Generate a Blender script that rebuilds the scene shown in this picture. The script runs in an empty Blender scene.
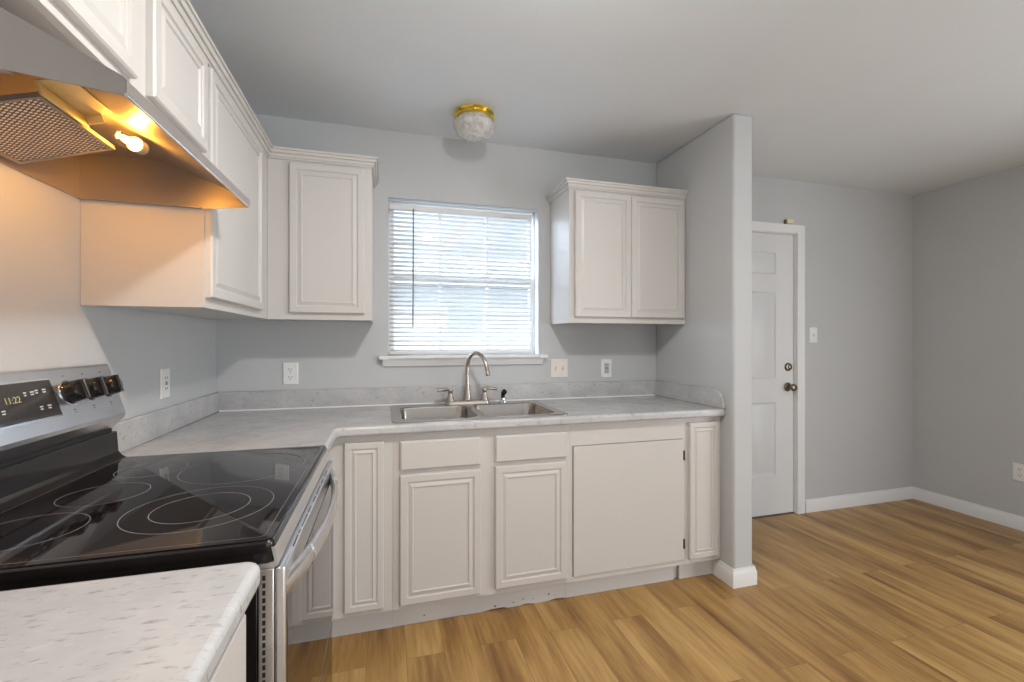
import bpy, bmesh, math, random
from mathutils import Vector, Matrix
S = bpy.context.scene
COL = S.collection
PI = math.pi
random.seed(4)

# ------------------------------------------------------------------ camera
cd = bpy.data.cameras.new('camera')
cam = bpy.data.objects.new('camera', cd)
COL.objects.link(cam)
cam.location = (0.8311, -2.6031, 1.2728)
cam.rotation_euler = (PI / 2, 0, -0.2759)
cd.sensor_width = 36.0
cd.lens = 446.9 / 1024 * 36.0
cd.clip_start = 0.02
S.camera = cam

# ------------------------------------------------------------------ world, sun, large lights, exposure
W = bpy.data.worlds.new('sky')
S.world = W
W.use_nodes = True
bgn = W.node_tree.nodes['Background']
bgn.inputs[0].default_value = (0.70, 0.83, 1.0, 1)
# sky with an added glow on the left, shaped to brighten the cabinet side
wnt = W.node_tree
wtc = wnt.nodes.new('ShaderNodeTexCoord')
wdot = wnt.nodes.new('ShaderNodeVectorMath')
wdot.operation = 'DOT_PRODUCT'
wdot.inputs[1].default_value = Vector((-0.88, 0.38, 0.28)).normalized()
wnt.links.new(wtc.outputs['Generated'], wdot.inputs[0])
wmax = wnt.nodes.new('ShaderNodeMath')
wmax.operation = 'MAXIMUM'
wmax.inputs[1].default_value = 0.0
wnt.links.new(wdot.outputs['Value'], wmax.inputs[0])
wpow = wnt.nodes.new('ShaderNodeMath')
wpow.operation = 'POWER'
wpow.inputs[1].default_value = 4.0
wnt.links.new(wmax.outputs[0], wpow.inputs[0])
wst = wnt.nodes.new('ShaderNodeMath')
wst.operation = 'MULTIPLY_ADD'
wst.inputs[1].default_value = 28.0
wst.inputs[2].default_value = 1.15
wnt.links.new(wpow.outputs[0], wst.inputs[0])
wnt.links.new(wst.outputs[0], bgn.inputs[1])


def light(name, kind, loc, energy, color, rot=(0, 0, 0), **kw):
    d = bpy.data.lights.new(name, kind)
    d.energy = energy
    d.color = color
    for k, v in kw.items():
        setattr(d, k, v)
    o = bpy.data.objects.new(name, d)
    COL.objects.link(o)
    o.location = loc
    o.rotation_euler = rot
    return o


light('sun', 'SUN', (0, -3, 9), 2.6, (1, 0.96, 0.9), (math.radians(48), 0, math.radians(12)), angle=0.01)
# kitchen's main ceiling lamp (above and a little in front of the photographer)
light('kitchen_ceiling_lamp', 'POINT', (1.26, -1.8, 2.30), 16.5, (1.0, 0.98, 0.95), shadow_soft_size=0.04)
light('kitchen_lamp_down_fill', 'AREA', (1.26, -1.8, 2.33), 14.5, (1.0, 0.965, 0.91), (0, 0, 0), shape='DISK', size=0.22)  # extra disk added at the lamp to push more light downward
# unseen fill light before the solid rear wall, added for room and ceiling
light('rear_fill_light', 'AREA', (2.5, -5.4, 1.25), 37.0, (0.90, 0.95, 1.0), (PI / 2 + 0.40, 0, 0),
      shape='RECTANGLE', size=3.4, size_y=2.1)
light('side_fill_light', 'AREA', (4.92, -3.0, 1.1), 56.0, (0.92, 0.96, 1.0), (PI / 2, 0, PI / 2),
      shape='RECTANGLE', size=1.8, size_y=1.4)  # unseen fill added on the right to lift the shaded left wall
S.view_settings.view_transform = 'Standard'
S.view_settings.look = 'None'
S.view_settings.gamma = 1.0
S.view_settings.use_curve_mapping = False
S.view_settings.exposure = 0.10


# ------------------------------------------------------------------ materials
def new_mat(name):
    m = bpy.data.materials.new(name)
    m.use_nodes = True
    return m, m.node_tree, m.node_tree.nodes['Principled BSDF']


def node(nt, kind, **kw):
    n = nt.nodes.new(kind)
    for k, v in kw.items():
        setattr(n, k, v)
    return n


def coords(nt, scale=(1, 1, 1)):
    t = node(nt, 'ShaderNodeTexCoord')
    g = node(nt, 'ShaderNodeNewGeometry')
    mp = node(nt, 'ShaderNodeMapping')
    mp.inputs['Scale'].default_value = scale
    nt.links.new(g.outputs['Position'], mp.inputs['Vector'])
    return mp.outputs['Vector']


def noise(nt, vec, scale, detail=3, rough=0.5):
    n = node(nt, 'ShaderNodeTexNoise')
    n.inputs['Scale'].default_value = scale
    n.inputs['Detail'].default_value = detail
    n.inputs['Roughness'].default_value = rough
    nt.links.new(vec, n.inputs['Vector'])
    return n.outputs['Fac']


def ramp(nt, fac, stops):
    r = node(nt, 'ShaderNodeValToRGB')
    el = r.color_ramp.elements
    while len(el) < len(stops):
        el.new(0.5)
    for e, (p, c) in zip(el, stops):
        e.position = p
        e.color = (c[0], c[1], c[2], 1)
    nt.links.new(fac, r.inputs['Fac'])
    return r.outputs['Color']


def bump(nt, b, height, strength, dist=0.002):
    n = node(nt, 'ShaderNodeBump')
    n.inputs['Strength'].default_value = strength
    n.inputs['Distance'].default_value = dist
    nt.links.new(height, n.inputs['Height'])
    nt.links.new(n.outputs['Normal'], b.inputs['Normal'])


def mixc(nt, fac, a, b, mode='MIX'):
    n = node(nt, 'ShaderNodeMix', data_type='RGBA', blend_type=mode)
    for sock, v in ((n.inputs[0], fac), (n.inputs[6], a), (n.inputs[7], b)):
        if hasattr(v, 'is_linked'):
            nt.links.new(v, sock)
        elif isinstance(v, (int, float)):
            sock.default_value = v
        else:
            sock.default_value = (v[0], v[1], v[2], 1)
    return n.outputs[2]


def paint(name, col, rough=0.5, var=0.03, bumps=0.0, bscale=120, spec=0.5):
    m, nt, b = new_mat(name)
    v = coords(nt)
    f = noise(nt, v, 2.5, 3)
    lo = [c * (1 - var) for c in col]
    hi = [min(1, c * (1 + var)) for c in col]
    nt.links.new(ramp(nt, f, [(0.3, lo), (0.7, hi)]), b.inputs['Base Color'])
    b.inputs['Roughness'].default_value = rough
    b.inputs['Specular IOR Level'].default_value = spec
    if bumps:
        bump(nt, b, noise(nt, v, bscale, 3), bumps)
    return m


def metal(name, col, rough=0.3, brush=None, bstr=0.08):
    m, nt, b = new_mat(name)
    b.inputs['Base Color'].default_value = (*col, 1)
    b.inputs['Metallic'].default_value = 1
    b.inputs['Roughness'].default_value = rough
    v = coords(nt, brush or (300, 300, 300))
    f = noise(nt, v, 1.0, 2)
    r = node(nt, 'ShaderNodeMapRange')
    r.inputs[3].default_value = rough * 0.95
    r.inputs[4].default_value = rough * 1.06
    nt.links.new(f, r.inputs[0])
    nt.links.new(r.outputs[0], b.inputs['Roughness'])
    if bstr:
        bump(nt, b, f, bstr, 0.0006)
    return m


def plain(name, col, rough=0.4, metallic=0.0, emit=None, estr=0.0, coat=0.0):
    m, nt, b = new_mat(name)
    v = coords(nt)
    f = noise(nt, v, 60, 2)
    nt.links.new(ramp(nt, f, [(0.3, [c * 0.97 for c in col]), (0.7, [min(1, c * 1.03) for c in col])]), b.inputs['Base Color'])
    b.inputs['Roughness'].default_value = rough
    b.inputs['Metallic'].default_value = metallic
    b.inputs['Coat Weight'].default_value = coat
    if emit:
        b.inputs['Emission Color'].default_value = (*emit, 1)
        b.inputs['Emission Strength'].default_value = estr
    return m


M = {}
M['wall'] = paint('wall_paint', (0.54, 0.548, 0.553), 0.62, 0.015, 0.12, 160, 0.3)
M['ceiling'] = paint('ceiling_paint', (0.735, 0.765, 0.79), 0.7, 0.015, 0.25, 110, 0.25)
M['trim'] = paint('trim_paint', (0.80, 0.80, 0.80), 0.38, 0.01)
M['door'] = paint('door_paint', (0.72, 0.725, 0.73), 0.4, 0.01)
M['cabinet'] = paint('cabinet_paint', (0.615, 0.59, 0.565), 0.34, 0.012, 0.04, 60)
M['toekick'] = paint('toe_kick_paint', (0.66, 0.645, 0.63), 0.5, 0.05)
M['plastic_white'] = plain('white_plastic', (0.82, 0.81, 0.79), 0.35)
M['plastic_almond'] = plain('almond_plastic', (0.80, 0.73, 0.66), 0.35)
M['plastic_grey'] = plain('grey_plastic_insert', (0.50, 0.50, 0.49), 0.4)
M['beige_plastic'] = plain('beige_plastic', (0.80, 0.70, 0.48), 0.4)
M['slot'] = plain('dark_slot', (0.02, 0.02, 0.02), 0.6)
M['steel'] = metal('brushed_steel', (0.76, 0.76, 0.77), 0.30, (40, 3, 300), 0.0)
M['steel_v'] = metal('brushed_steel_trim', (0.70, 0.68, 0.66), 0.28, (300, 300, 8), 0.0)
M['sink_steel'] = metal('sink_steel', (0.50, 0.465, 0.435), 0.24, (9, 200, 200), 0.0)
M['nickel'] = metal('brushed_nickel', (0.52, 0.46, 0.41), 0.26, bstr=0.0)
M['chrome'] = metal('polished_chrome', (0.78, 0.78, 0.80), 0.10, bstr=0)
M['brass'] = metal('polished_brass', (0.82, 0.62, 0.12), 0.16, bstr=0)
M['old_bronze'] = metal('aged_bronze', (0.20, 0.16, 0.12), 0.28)
M['hinge'] = metal('dark_hinge_metal', (0.06, 0.05, 0.045), 0.4)
M['hood'] = metal('hood_sheet_metal', (0.40, 0.36, 0.33), 0.38, (4, 40, 200), 0.0)
M['hood'].node_tree.nodes['Principled BSDF'].inputs['Metallic'].default_value = 0.6
M['enamel'] = plain('black_enamel', (0.012, 0.010, 0.010), 0.12)
M['black_glass'] = plain('black_ceramic_glass', (0.010, 0.008, 0.009), 0.045)
M['door_glass'] = plain('oven_door_glass', (0.012, 0.010, 0.010), 0.03)
M['door_glass'].node_tree.nodes['Principled BSDF'].inputs['IOR'].default_value = 2.3
M['ring'] = plain('printed_ring', (0.21, 0.20, 0.20), 0.3)
M['knob'] = plain('black_knob', (0.018, 0.014, 0.013), 0.14)
M['display'] = plain('display_glass', (0.035, 0.033, 0.033), 0.06)
M['digit'] = plain('clock_digits', (0.42, 0.40, 0.18), 0.5, emit=(0.62, 0.58, 0.22), estr=0.08)
M['legend'] = plain('printed_legend', (0.62, 0.62, 0.60), 0.5)
M['legend_dark'] = plain('printed_dark_legend', (0.20, 0.20, 0.21), 0.5)
M['slat'] = plain('blind_slat_vinyl', (0.80, 0.80, 0.79), 0.45)
def slat_mat():
    m, nt, b = new_mat('blind_slat_vinyl')
    tr = node(nt, 'ShaderNodeBsdfTranslucent')
    tr.inputs['Color'].default_value = (0.80, 0.81, 0.82, 1)
    b.inputs['Base Color'].default_value = (0.82, 0.82, 0.81, 1)
    b.inputs['Roughness'].default_value = 0.45
    x = node(nt, 'ShaderNodeMixShader')
    x.inputs[0].default_value = 0.18
    nt.links.new(b.outputs[0], x.inputs[1])
    nt.links.new(tr.outputs[0], x.inputs[2])
    nt.links.new(x.outputs[0], nt.nodes['Material Output'].inputs['Surface'])
    return m


M['slat'] = slat_mat()
M['wand'] = plain('grey_wand_plastic', (0.16, 0.17, 0.18), 0.3)
M['vinyl'] = plain('white_window_vinyl', (0.75, 0.75, 0.74), 0.4)
M['siding'] = plain('house_siding', (0.74, 0.74, 0.74), 0.7)
M['concrete'] = paint('pale_concrete', (0.40, 0.40, 0.38), 0.9, 0.1)  # pale concrete ground, neutral so no green bounces onto the blind
M['roof'] = plain('roof_shingle', (0.38, 0.40, 0.43), 0.9)
M['bluewin'] = plain('far_window_pane', (0.42, 0.47, 0.53), 0.2)


def glass_pane():
    m, nt, b = new_mat('window_glass')
    t = node(nt, 'ShaderNodeBsdfTransparent')
    g = node(nt, 'ShaderNodeBsdfGlossy')
    g.inputs['Roughness'].default_value = 0.02
    x = node(nt, 'ShaderNodeMixShader')
    x.inputs[0].default_value = 0.06
    nt.links.new(t.outputs[0], x.inputs[1])
    nt.links.new(g.outputs[0], x.inputs[2])
    nt.links.new(x.outputs[0], nt.nodes['Material Output'].inputs['Surface'])
    return m


M['pane'] = glass_pane()


def dome_glass():
    m, nt, b = new_mat('pressed_dome_glass')
    b.inputs['Base Color'].default_value = (0.80, 0.80, 0.80, 1)
    b.inputs['Roughness'].default_value = 0.16
    b.inputs['Transmission Weight'].default_value = 0.35
    b.inputs['IOR'].default_value = 1.45
    v = coords(nt)
    f = noise(nt, v, 38, 2)
    bump(nt, b, f, 0.9, 0.012)
    nt.links.new(ramp(nt, f, [(0.35, (0.66, 0.66, 0.67)), (0.65, (0.92, 0.92, 0.92))]), b.inputs['Base Color'])
    return m


M['dome'] = dome_glass()


def bulb_mat():
    m, nt, b = new_mat('lit_bulb')
    b.inputs['Base Color'].default_value = (1, 0.9, 0.7, 1)
    b.inputs['Emission Color'].default_value = (1, 0.43, 0.05, 1)
    b.inputs['Emission Strength'].default_value = 650.0
    return m


M['bulb'] = bulb_mat()


def lens_mat():
    m, nt, b = new_mat('amber_lens_plastic')
    v = coords(nt)
    nt.links.new(ramp(nt, noise(nt, v, 50, 2), [(0.3, (0.86, 0.76, 0.42)), (0.7, (0.92, 0.82, 0.48))]), b.inputs['Base Color'])
    b.inputs['Roughness'].default_value = 0.3
    b.inputs['Transmission Weight'].default_value = 0.15
    return m


M['lens'] = lens_mat()


def filter_mat():
    m, nt, b = new_mat('filter_mesh_sparkle')
    v = coords(nt)
    rot = node(nt, 'ShaderNodeMapping')
    rot.inputs['Rotation'].default_value = (0, 0, math.radians(38))
    nt.links.new(v, rot.inputs['Vector'])
    w1 = node(nt, 'ShaderNodeTexWave', wave_type='BANDS', bands_direction='X')
    w1.inputs['Scale'].default_value = 30
    w1.inputs['Distortion'].default_value = 1.2
    nt.links.new(rot.outputs[0], w1.inputs['Vector'])
    w2 = node(nt, 'ShaderNodeTexWave', wave_type='BANDS', bands_direction='Y')
    w2.inputs['Scale'].default_value = 42
    w2.inputs['Distortion'].default_value = 2
    nt.links.new(rot.outputs[0], w2.inputs['Vector'])
    mx = node(nt, 'ShaderNodeMath', operation='MULTIPLY')
    nt.links.new(w1.outputs['Fac'], mx.inputs[0])
    nt.links.new(w2.outputs['Fac'], mx.inputs[1])
    nt.links.new(ramp(nt, mx.outputs[0], [(0.02, (0.12, 0.09, 0.08)), (0.35, (0.96, 0.90, 0.87))]), b.inputs['Base Color'])  # metallic sparkle of the mesh painted into the colour as bright ribs
    b.inputs['Metallic'].default_value = 0.85
    b.inputs['Roughness'].default_value = 0.42
    bump(nt, b, mx.outputs[0], 1.0, 0.004)
    return m


M['filter'] = filter_mat()


def counter_mat():
    m, nt, b = new_mat('mottled_laminate')
    v = coords(nt)
    cloud = noise(nt, v, 7, 4, 0.6)
    base = ramp(nt, cloud, [(0.30, (0.435, 0.435, 0.446)), (0.52, (0.505, 0.501, 0.504)), (0.72, (0.57, 0.558, 0.552))])
    v2 = coords(nt, (34, 105, 60))
    n2 = noise(nt, v2, 1.0, 4, 0.68)
    spots = ramp(nt, n2, [(0.565, (0, 0, 0)), (0.70, (0.62, 0.62, 0.62))])
    c1 = mixc(nt, spots, base, (0.235, 0.21, 0.20))
    v3 = coords(nt, (26, 70, 45))
    n3 = noise(nt, v3, 1.0, 3, 0.6)
    pale = ramp(nt, n3, [(0.60, (0, 0, 0)), (0.75, (0.4, 0.4, 0.4))])
    c2 = mixc(nt, pale, c1, (0.62, 0.62, 0.62))
    nt.links.new(c2, b.inputs['Base Color'])
    b.inputs['Roughness'].default_value = 0.27
    return m


M['counter'] = counter_mat()


def floor_mat():
    m, nt, b = new_mat('oak_vinyl_plank')
    g = node(nt, 'ShaderNodeNewGeometry')
    mp = node(nt, 'ShaderNodeMapping')
    mp.inputs['Rotation'].default_value = (0, 0, PI / 2)
    nt.links.new(g.outputs['Position'], mp.inputs['Vector'])
    br = node(nt, 'ShaderNodeTexBrick')
    br.offset = 0.37
    br.inputs['Scale'].default_value = 1.0
    br.inputs['Brick Width'].default_value = 1.22
    br.inputs['Row Height'].default_value = 0.152
    br.inputs['Mortar Size'].default_value = 0.0009
    br.inputs['Mortar Smooth'].default_value = 0.2
    br.inputs['Color1'].default_value = (0, 0, 0, 1)
    br.inputs['Color2'].default_value = (1, 1, 1, 1)
    br.inputs['Mortar'].default_value = (0.2, 0.2, 0.2, 1)
    nt.links.new(mp.outputs[0], br.inputs['Vector'])
    # a different stretch of grain for every board
    off = node(nt, 'ShaderNodeVectorMath', operation='MULTIPLY')
    off.inputs[1].default_value = (7.3, 31.0, 0)
    nt.links.new(br.outputs['Color'], off.inputs[0])
    add = node(nt, 'ShaderNodeVectorMath', operation='ADD')
    nt.links.new(g.outputs['Position'], add.inputs[0])
    nt.links.new(off.outputs[0], add.inputs[1])

    def grain(sx, sy, scale, det, rough):
        q = node(nt, 'ShaderNodeMapping')
        q.inputs['Scale'].default_value = (sx, sy, 1)
        nt.links.new(add.outputs[0], q.inputs['Vector'])
        return noise(nt, q.outputs[0], scale, det, rough)
    broad = grain(7.5, 0.9, 1, 5, 0.60)
    fine = grain(60, 3.0, 1, 5, 0.65)
    col = ramp(nt, broad, [(0.32, (0.185, 0.088, 0.028)), (0.44, (0.345, 0.188, 0.060)), (0.55, (0.47, 0.278, 0.094)), (0.70, (0.57, 0.37, 0.142))])
    tone = mixc(nt, br.outputs['Color'], (0.955, 0.95, 0.945), (1.04, 1.038, 1.03))
    col = mixc(nt, 1.0, col, tone, 'MULTIPLY')
    fcol = ramp(nt, fine, [(0.30, (0.74, 0.71, 0.68)), (0.55, (1, 1, 1)), (0.8, (1.1, 1.09, 1.07))])
    col = mixc(nt, 1.0, col, fcol, 'MULTIPLY')
    col = mixc(nt, br.outputs['Fac'], col, (0.20, 0.115, 0.05))
    nt.links.new(col, b.inputs['Base Color'])
    b.inputs['Roughness'].default_value = 0.36
    b.inputs['Specular IOR Level'].default_value = 0.4
    bump(nt, b, fine, 0.06)
    return m


M['floor'] = floor_mat()


# ------------------------------------------------------------------ mesh helpers
def box(bm, x0, x1, y0, y1, z0, z1):
    vs = [bm.verts.new((x, y, z)) for x in (x0, x1) for y in (y0, y1) for z in (z0, z1)]
    for f in ((0, 1, 3, 2), (4, 6, 7, 5), (0, 4, 5, 1), (2, 3, 7, 6), (0, 2, 6, 4), (1, 5, 7, 3)):
        bm.faces.new([vs[i] for i in f])
    return vs


def mk(*boxes):
    bm = bmesh.new()
    for b in boxes:
        box(bm, *b)
    return bm


def prism(bm, pts, ax, a0, a1):
    """Extrude a closed 2-D outline along axis ax; pts are the other two coordinates in x,y,z order."""
    def P(p, a):
        q = list(p)
        q.insert(ax, a)
        return q
    A = [bm.verts.new(P(p, a0)) for p in pts]
    B = [bm.verts.new(P(p, a1)) for p in pts]
    n = len(pts)
    bm.faces.new(A)
    bm.faces.new(B[::-1])
    for i in range(n):
        bm.faces.new((A[i], B[i], B[(i + 1) % n], A[(i + 1) % n]))
    return bm


def loft(bm, loops, cap0=True, cap1=True, closed=True):
    R = [[bm.verts.new(p) for p in L] for L in loops]
    n = len(R[0])
    for a, b in zip(R, R[1:]):
        for i in range(n if closed else n - 1):
            bm.faces.new((a[i], a[(i + 1) % n], b[(i + 1) % n], b[i]))
    if cap0:
        bm.faces.new(R[0][::-1])
    if cap1:
        bm.faces.new(R[-1])
    return R


def lathe(bm, prof, c, axis=2, seg=32, cap0=True, cap1=True):
    loops = []
    for r, h in prof:
        L = []
        for k in range(seg):
            a = 2 * PI * k / seg
            p = [r * math.cos(a), r * math.sin(a)]
            p.insert(axis, h)
            L.append(Vector(p) + Vector(c))
        loops.append(L)
    loft(bm, loops, cap0, cap1)
    return bm


def lathe_dir(bm, prof, c, d, seg=28):
    d = Vector(d).normalized()
    q = Vector((0, 0, 1)).rotation_difference(d)
    loops = []
    for r, h in prof:
        loops.append([Vector(c) + q @ Vector((r * math.cos(2 * PI * k / seg), r * math.sin(2 * PI * k / seg), h)) for k in range(seg)])
    loft(bm, loops)
    return bm


def tube(bm, pts, rad, seg=14, flat=None):
    """Sweep along pts; rad number or list; flat=(ra, rb, up) gives an elliptical section."""
    pts = [Vector(p) for p in pts]
    n = len(pts)
    loops = []
    prev = None
    for i, p in enumerate(pts):
        t = (pts[min(i + 1, n - 1)] - pts[max(i - 1, 0)]).normalized()
        ref = prev if prev is not None else (Vector((0, 0, 1)) if abs(t.z) < 0.9 else Vector((1, 0, 0)))
        if flat:
            ref = Vector(flat[2])
        u = (ref - t * ref.dot(t)).normalized()
        prev = u
        w = t.cross(u)
        r = rad[i] if isinstance(rad, (list, tuple)) else rad
        ra, rb = (flat[0] * r, flat[1] * r) if flat else (r, r)
        loops.append([p + u * ra * math.cos(2 * PI * k / seg) + w * rb * math.sin(2 * PI * k / seg) for k in range(seg)])
    loft(bm, loops)
    return bm


def smooth_path(pts, sub=6):
    pts = [Vector(p) for p in pts]
    out = []
    n = len(pts)
    for i in range(n - 1):
        p0, p1, p2, p3 = pts[max(i - 1, 0)], pts[i], pts[i + 1], pts[min(i + 2, n - 1)]
        for k in range(sub):
            t = k / sub
            out.append(0.5 * ((2 * p1) + (p2 - p0) * t + (2 * p0 - 5 * p1 + 4 * p2 - p3) * t * t + (3 * p1 - p0 - 3 * p2 + p3) * t ** 3))
    out.append(pts[-1])
    return out


def rrect(cx, cy, hw, hh, r, z, seg=6):
    L = []
    for sx, sy, a0 in ((1, 1, 0), (-1, 1, PI / 2), (-1, -1, PI), (1, -1, 3 * PI / 2)):
        for k in range(seg + 1):
            a = a0 + PI / 2 * k / seg
            L.append((cx + sx * (hw - r) + r * math.cos(a), cy + sy * (hh - r) + r * math.sin(a), z))
    return L


def panel(bm, o, U, V, w, h, steps, back=True):
    """Rectangular front built of nested rings: steps = [(inset, height)], first at the back."""
    o, U, V = Vector(o), Vector(U), Vector(V)
    N = U.cross(V)
    rings = []
    for ins, ht in steps:
        iu, iv = (ins if isinstance(ins, tuple) else (ins, ins))
        rings.append([bm.verts.new(o + U * a + V * b + N * ht) for a, b in ((iu, iv), (w - iu, iv), (w - iu, h - iv), (iu, h - iv))])
    for A, B in zip(rings, rings[1:]):
        for i in range(4):
            bm.faces.new((A[i], A[(i + 1) % 4], B[(i + 1) % 4], B[i]))
    bm.faces.new(rings[-1])
    if back:
        bm.faces.new(rings[0][::-1])
    return bm


def root_of(o):
    while o.parent:
        o = o.parent
    return o


def obj(name, bm, mat, parent=None, bevel=0.0, smooth=True, seg=2, angle=35, sharp=24):
    me = bpy.data.meshes.new(name)
    bmesh.ops.recalc_face_normals(bm, faces=bm.faces)
    if parent is not None:
        bmesh.ops.translate(bm, vec=-Vector(root_of(parent).location), verts=bm.verts)
    bm.to_mesh(me)
    bm.free()
    o = bpy.data.objects.new(name, me)
    COL.objects.link(o)
    me.materials.append(M[mat] if isinstance(mat, str) else mat)
    if parent is not None:
        o.parent = parent
    if bevel:
        md = o.modifiers.new('edge', 'BEVEL')
        md.width = bevel
        md.segments = seg
        md.limit_method = 'ANGLE'
        md.angle_limit = math.radians(angle)
    if smooth:
        me.polygons.foreach_set('use_smooth', [True] * len(me.polygons))
        me.set_sharp_from_angle(angle=math.radians(sharp))
    return o


def cut(o, cutters):
    """Boolean the bmeshes in cutters out of o and keep the plain result mesh."""
    tmp = []
    for bm in cutters:
        me = bpy.data.meshes.new('tmp')
        bmesh.ops.recalc_face_normals(bm, faces=bm.faces)
        if o.parent is not None or o.location.length:
            bmesh.ops.translate(bm, vec=Vector((0, 0, 0)), verts=bm.verts)
        bm.to_mesh(me)
        bm.free()
        c = bpy.data.objects.new('tmp', me)
        COL.objects.link(c)
        if o.parent is not None:
            c.location = root_of(o).location
        tmp.append(c)
        md = o.modifiers.new('b', 'BOOLEAN')
        md.operation = 'DIFFERENCE'
        md.solver = 'EXACT'
        md.object = c
    if o.parent is not None:
        for c in tmp:
            for v in c.data.vertices:
                v.co -= Vector(root_of(o).location)
    bpy.context.view_layer.update()
    dg = bpy.context.evaluated_depsgraph_get()
    me = bpy.data.meshes.new_from_object(o.evaluated_get(dg))
    o.modifiers.clear()
    old = o.data
    o.data = me
    bpy.data.meshes.remove(old)
    for c in tmp:
        m = c.data
        bpy.data.objects.remove(c)
        bpy.data.meshes.remove(m)
    return o


def tag(o, label, cat, group=None):
    o['label'] = label
    o['category'] = cat
    if group:
        o['group'] = group
    return o


def thing(name, label, cat, loc, group=None):
    o = bpy.data.objects.new(name, None)
    o.empty_display_size = 0.05
    COL.objects.link(o)
    o.location = loc
    return tag(o, label, cat, group)


def struct(name, bm, mat, parent=None, **kw):
    o = obj(name, bm, mat, parent, **kw)
    if parent is None:
        o['kind'] = 'structure'
    return o


# ------------------------------------------------------------------ the room
H = 2.4545
XR = 4.9447
YB = -5.6
SX0, SX1, SY = 2.5636, 2.6869, -0.6914      # the short wall beside the cabinets
WX0, WX1, WZ0, WZ1 = 0.8454, 1.7371, 1.19, 2.0814
DX0, DX1, DZ = 2.84, 3.755, 2.068

struct('floor', mk((-0.15, XR + 0.15, YB - 0.15, 0.3, -0.12, 0.0)), 'floor')
struct('ceiling', mk((-0.15, XR + 0.15, YB - 0.15, 0.14, H, H + 0.12)), 'ceiling')
struct('wall_left', mk((-0.12, 0, YB, 0, 0, H)), 'wall')
struct('wall_right', mk((XR, XR + 0.12, YB, 0, 0, H)), 'wall')
struct('wall_rear', mk((-0.12, XR + 0.12, YB - 0.12, YB, 0, H)), 'wall')
wb = struct('wall_back', mk((-0.12, XR + 0.12, 0, 0.12, 0, H)), 'wall', smooth=False)
cut(wb, [mk((WX0, WX1, -0.05, 0.2, WZ0, WZ1)), mk((DX0, DX1, -0.05, 0.2, -0.05, DZ))])
struct('wall_partition', mk((SX0, SX1, SY, -0.0005, 0.0, H - 0.0005)), 'wall', bevel=0.012, seg=3)


def base_profile(h=0.094, t=0.013):
    return [(0, 0), (t, 0), (t, h * 0.72), (t * 0.8, h * 0.80), (t * 0.55, h * 0.92), (t * 0.5, h), (0, h)]


def sweep_plan(bm, path, prof):
    """path: [(x, y, mx, my)] with the mitre vector of each station; prof: [(out, z)]."""
    loops = [[(x + mx * o, y + my * o, z) for o, z in prof] for x, y, mx, my in path]
    loft(bm, loops)
    return bm


bp = base_profile()
bm = bmesh.new()
e = 0.0004
sweep_plan(bm, [(3.828, -e, 0, -1), (XR - e, -e, -1, -1)], bp)
struct('baseboard_back', bm, 'trim')
bm = bmesh.new()
sweep_plan(bm, [(XR - e, -e, -1, -1), (XR - e, YB + e, -1, 1)], bp)
struct('baseboard_right', bm, 'trim')
bm = bmesh.new()
sweep_plan(bm, [(SX0 - e, -0.5485, -1, 0), (SX0 - e, SY - e, -1, -1), (SX1 + e, SY - e, 1, -1), (SX1 + e, -0.02, 1, 0)], bp)
struct('baseboard_partition', bm, 'trim')

# --- window: vinyl frame, two sashes with grids, drywall return, stool and apron
fr = bmesh.new()
fy0, fy1 = 0.072, 0.115
FW = 0.012
for b in ((WX0, WX0 + FW, fy0, fy1, WZ0, WZ1), (WX1 - FW, WX1, fy0, fy1, WZ0, WZ1),
          (WX0 + FW, WX1 - FW, fy0, fy1, WZ1 - FW, WZ1), (WX0 + FW, WX1 - FW, fy0, fy1, WZ0, WZ0 + FW)):
    box(fr, *b)
win = struct('window_1', fr, 'vinyl', bevel=0.003)
mid = 1.645
for nm, z0, z1, yo in (('upper_sash', mid - 0.02, WZ1 - FW, 0.097), ('lower_sash', WZ0 + FW, mid + 0.022, 0.078)):
    x0, x1 = WX0 + FW, WX1 - FW
    y0, y1 = yo, yo + 0.018
    t = 0.022
    bm = mk((x0, x0 + t, y0, y1, z0, z1), (x1 - t, x1, y0, y1, z0, z1), (x0 + t, x1 - t, y0, y1, z1 - t, z1), (x0 + t, x1 - t, y0, y1, z0, z0 + t))
    s = obj(nm, bm, 'vinyl', win, bevel=0.002)
    g = bmesh.new()
    for k in (1, 2):
        xc = x0 + (x1 - x0) * k / 3
        box(g, xc - 0.009, xc + 0.009, y0 + 0.003, y1 - 0.002, z0 + t, z1 - t)
    zc = (z0 + z1) / 2
    box(g, x0 + t, x1 - t, y0 + 0.004, y1 - 0.003, zc - 0.009, zc + 0.009)
    obj('sash_grid', g, 'vinyl', s)
    obj('pane', mk((x0 + t, x1 - t, y0 + 0.008, y0 + 0.011, z0 + t, z1 - t)), 'pane', s)
st = bmesh.new()
prism(st, [(0.06, WZ0 + 0.0004), (-0.042, WZ0 + 0.0004), (-0.047, WZ0 - 0.006), (-0.047, WZ0 - 0.014), (-0.042, WZ0 - 0.019), (-0.0005, WZ0 - 0.019), (-0.0005, WZ0), (0.06, WZ0)], 0, WX0 + 0.001, WX1 - 0.001)
box(st, WX0 - 0.048, WX0 + 0.002, -0.0465, -0.0006, WZ0 - 0.019, WZ0 + 0.0002)
box(st, WX1 - 0.002, WX1 + 0.044, -0.0465, -0.0006, WZ0 - 0.019, WZ0 + 0.0002)
sill = struct('trim_1', st, 'trim', bevel=0.002)
ap = bmesh.new()
prof = [(-0.0006, WZ0 - 0.0195), (-0.036, WZ0 - 0.0195), (-0.030, WZ0 - 0.032), (-0.018, WZ0 - 0.048), (-0.014, WZ0 - 0.058), (-0.0006, WZ0 - 0.058)]
prism(ap, prof, 0, WX0 - 0.030, WX1 + 0.022)
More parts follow.
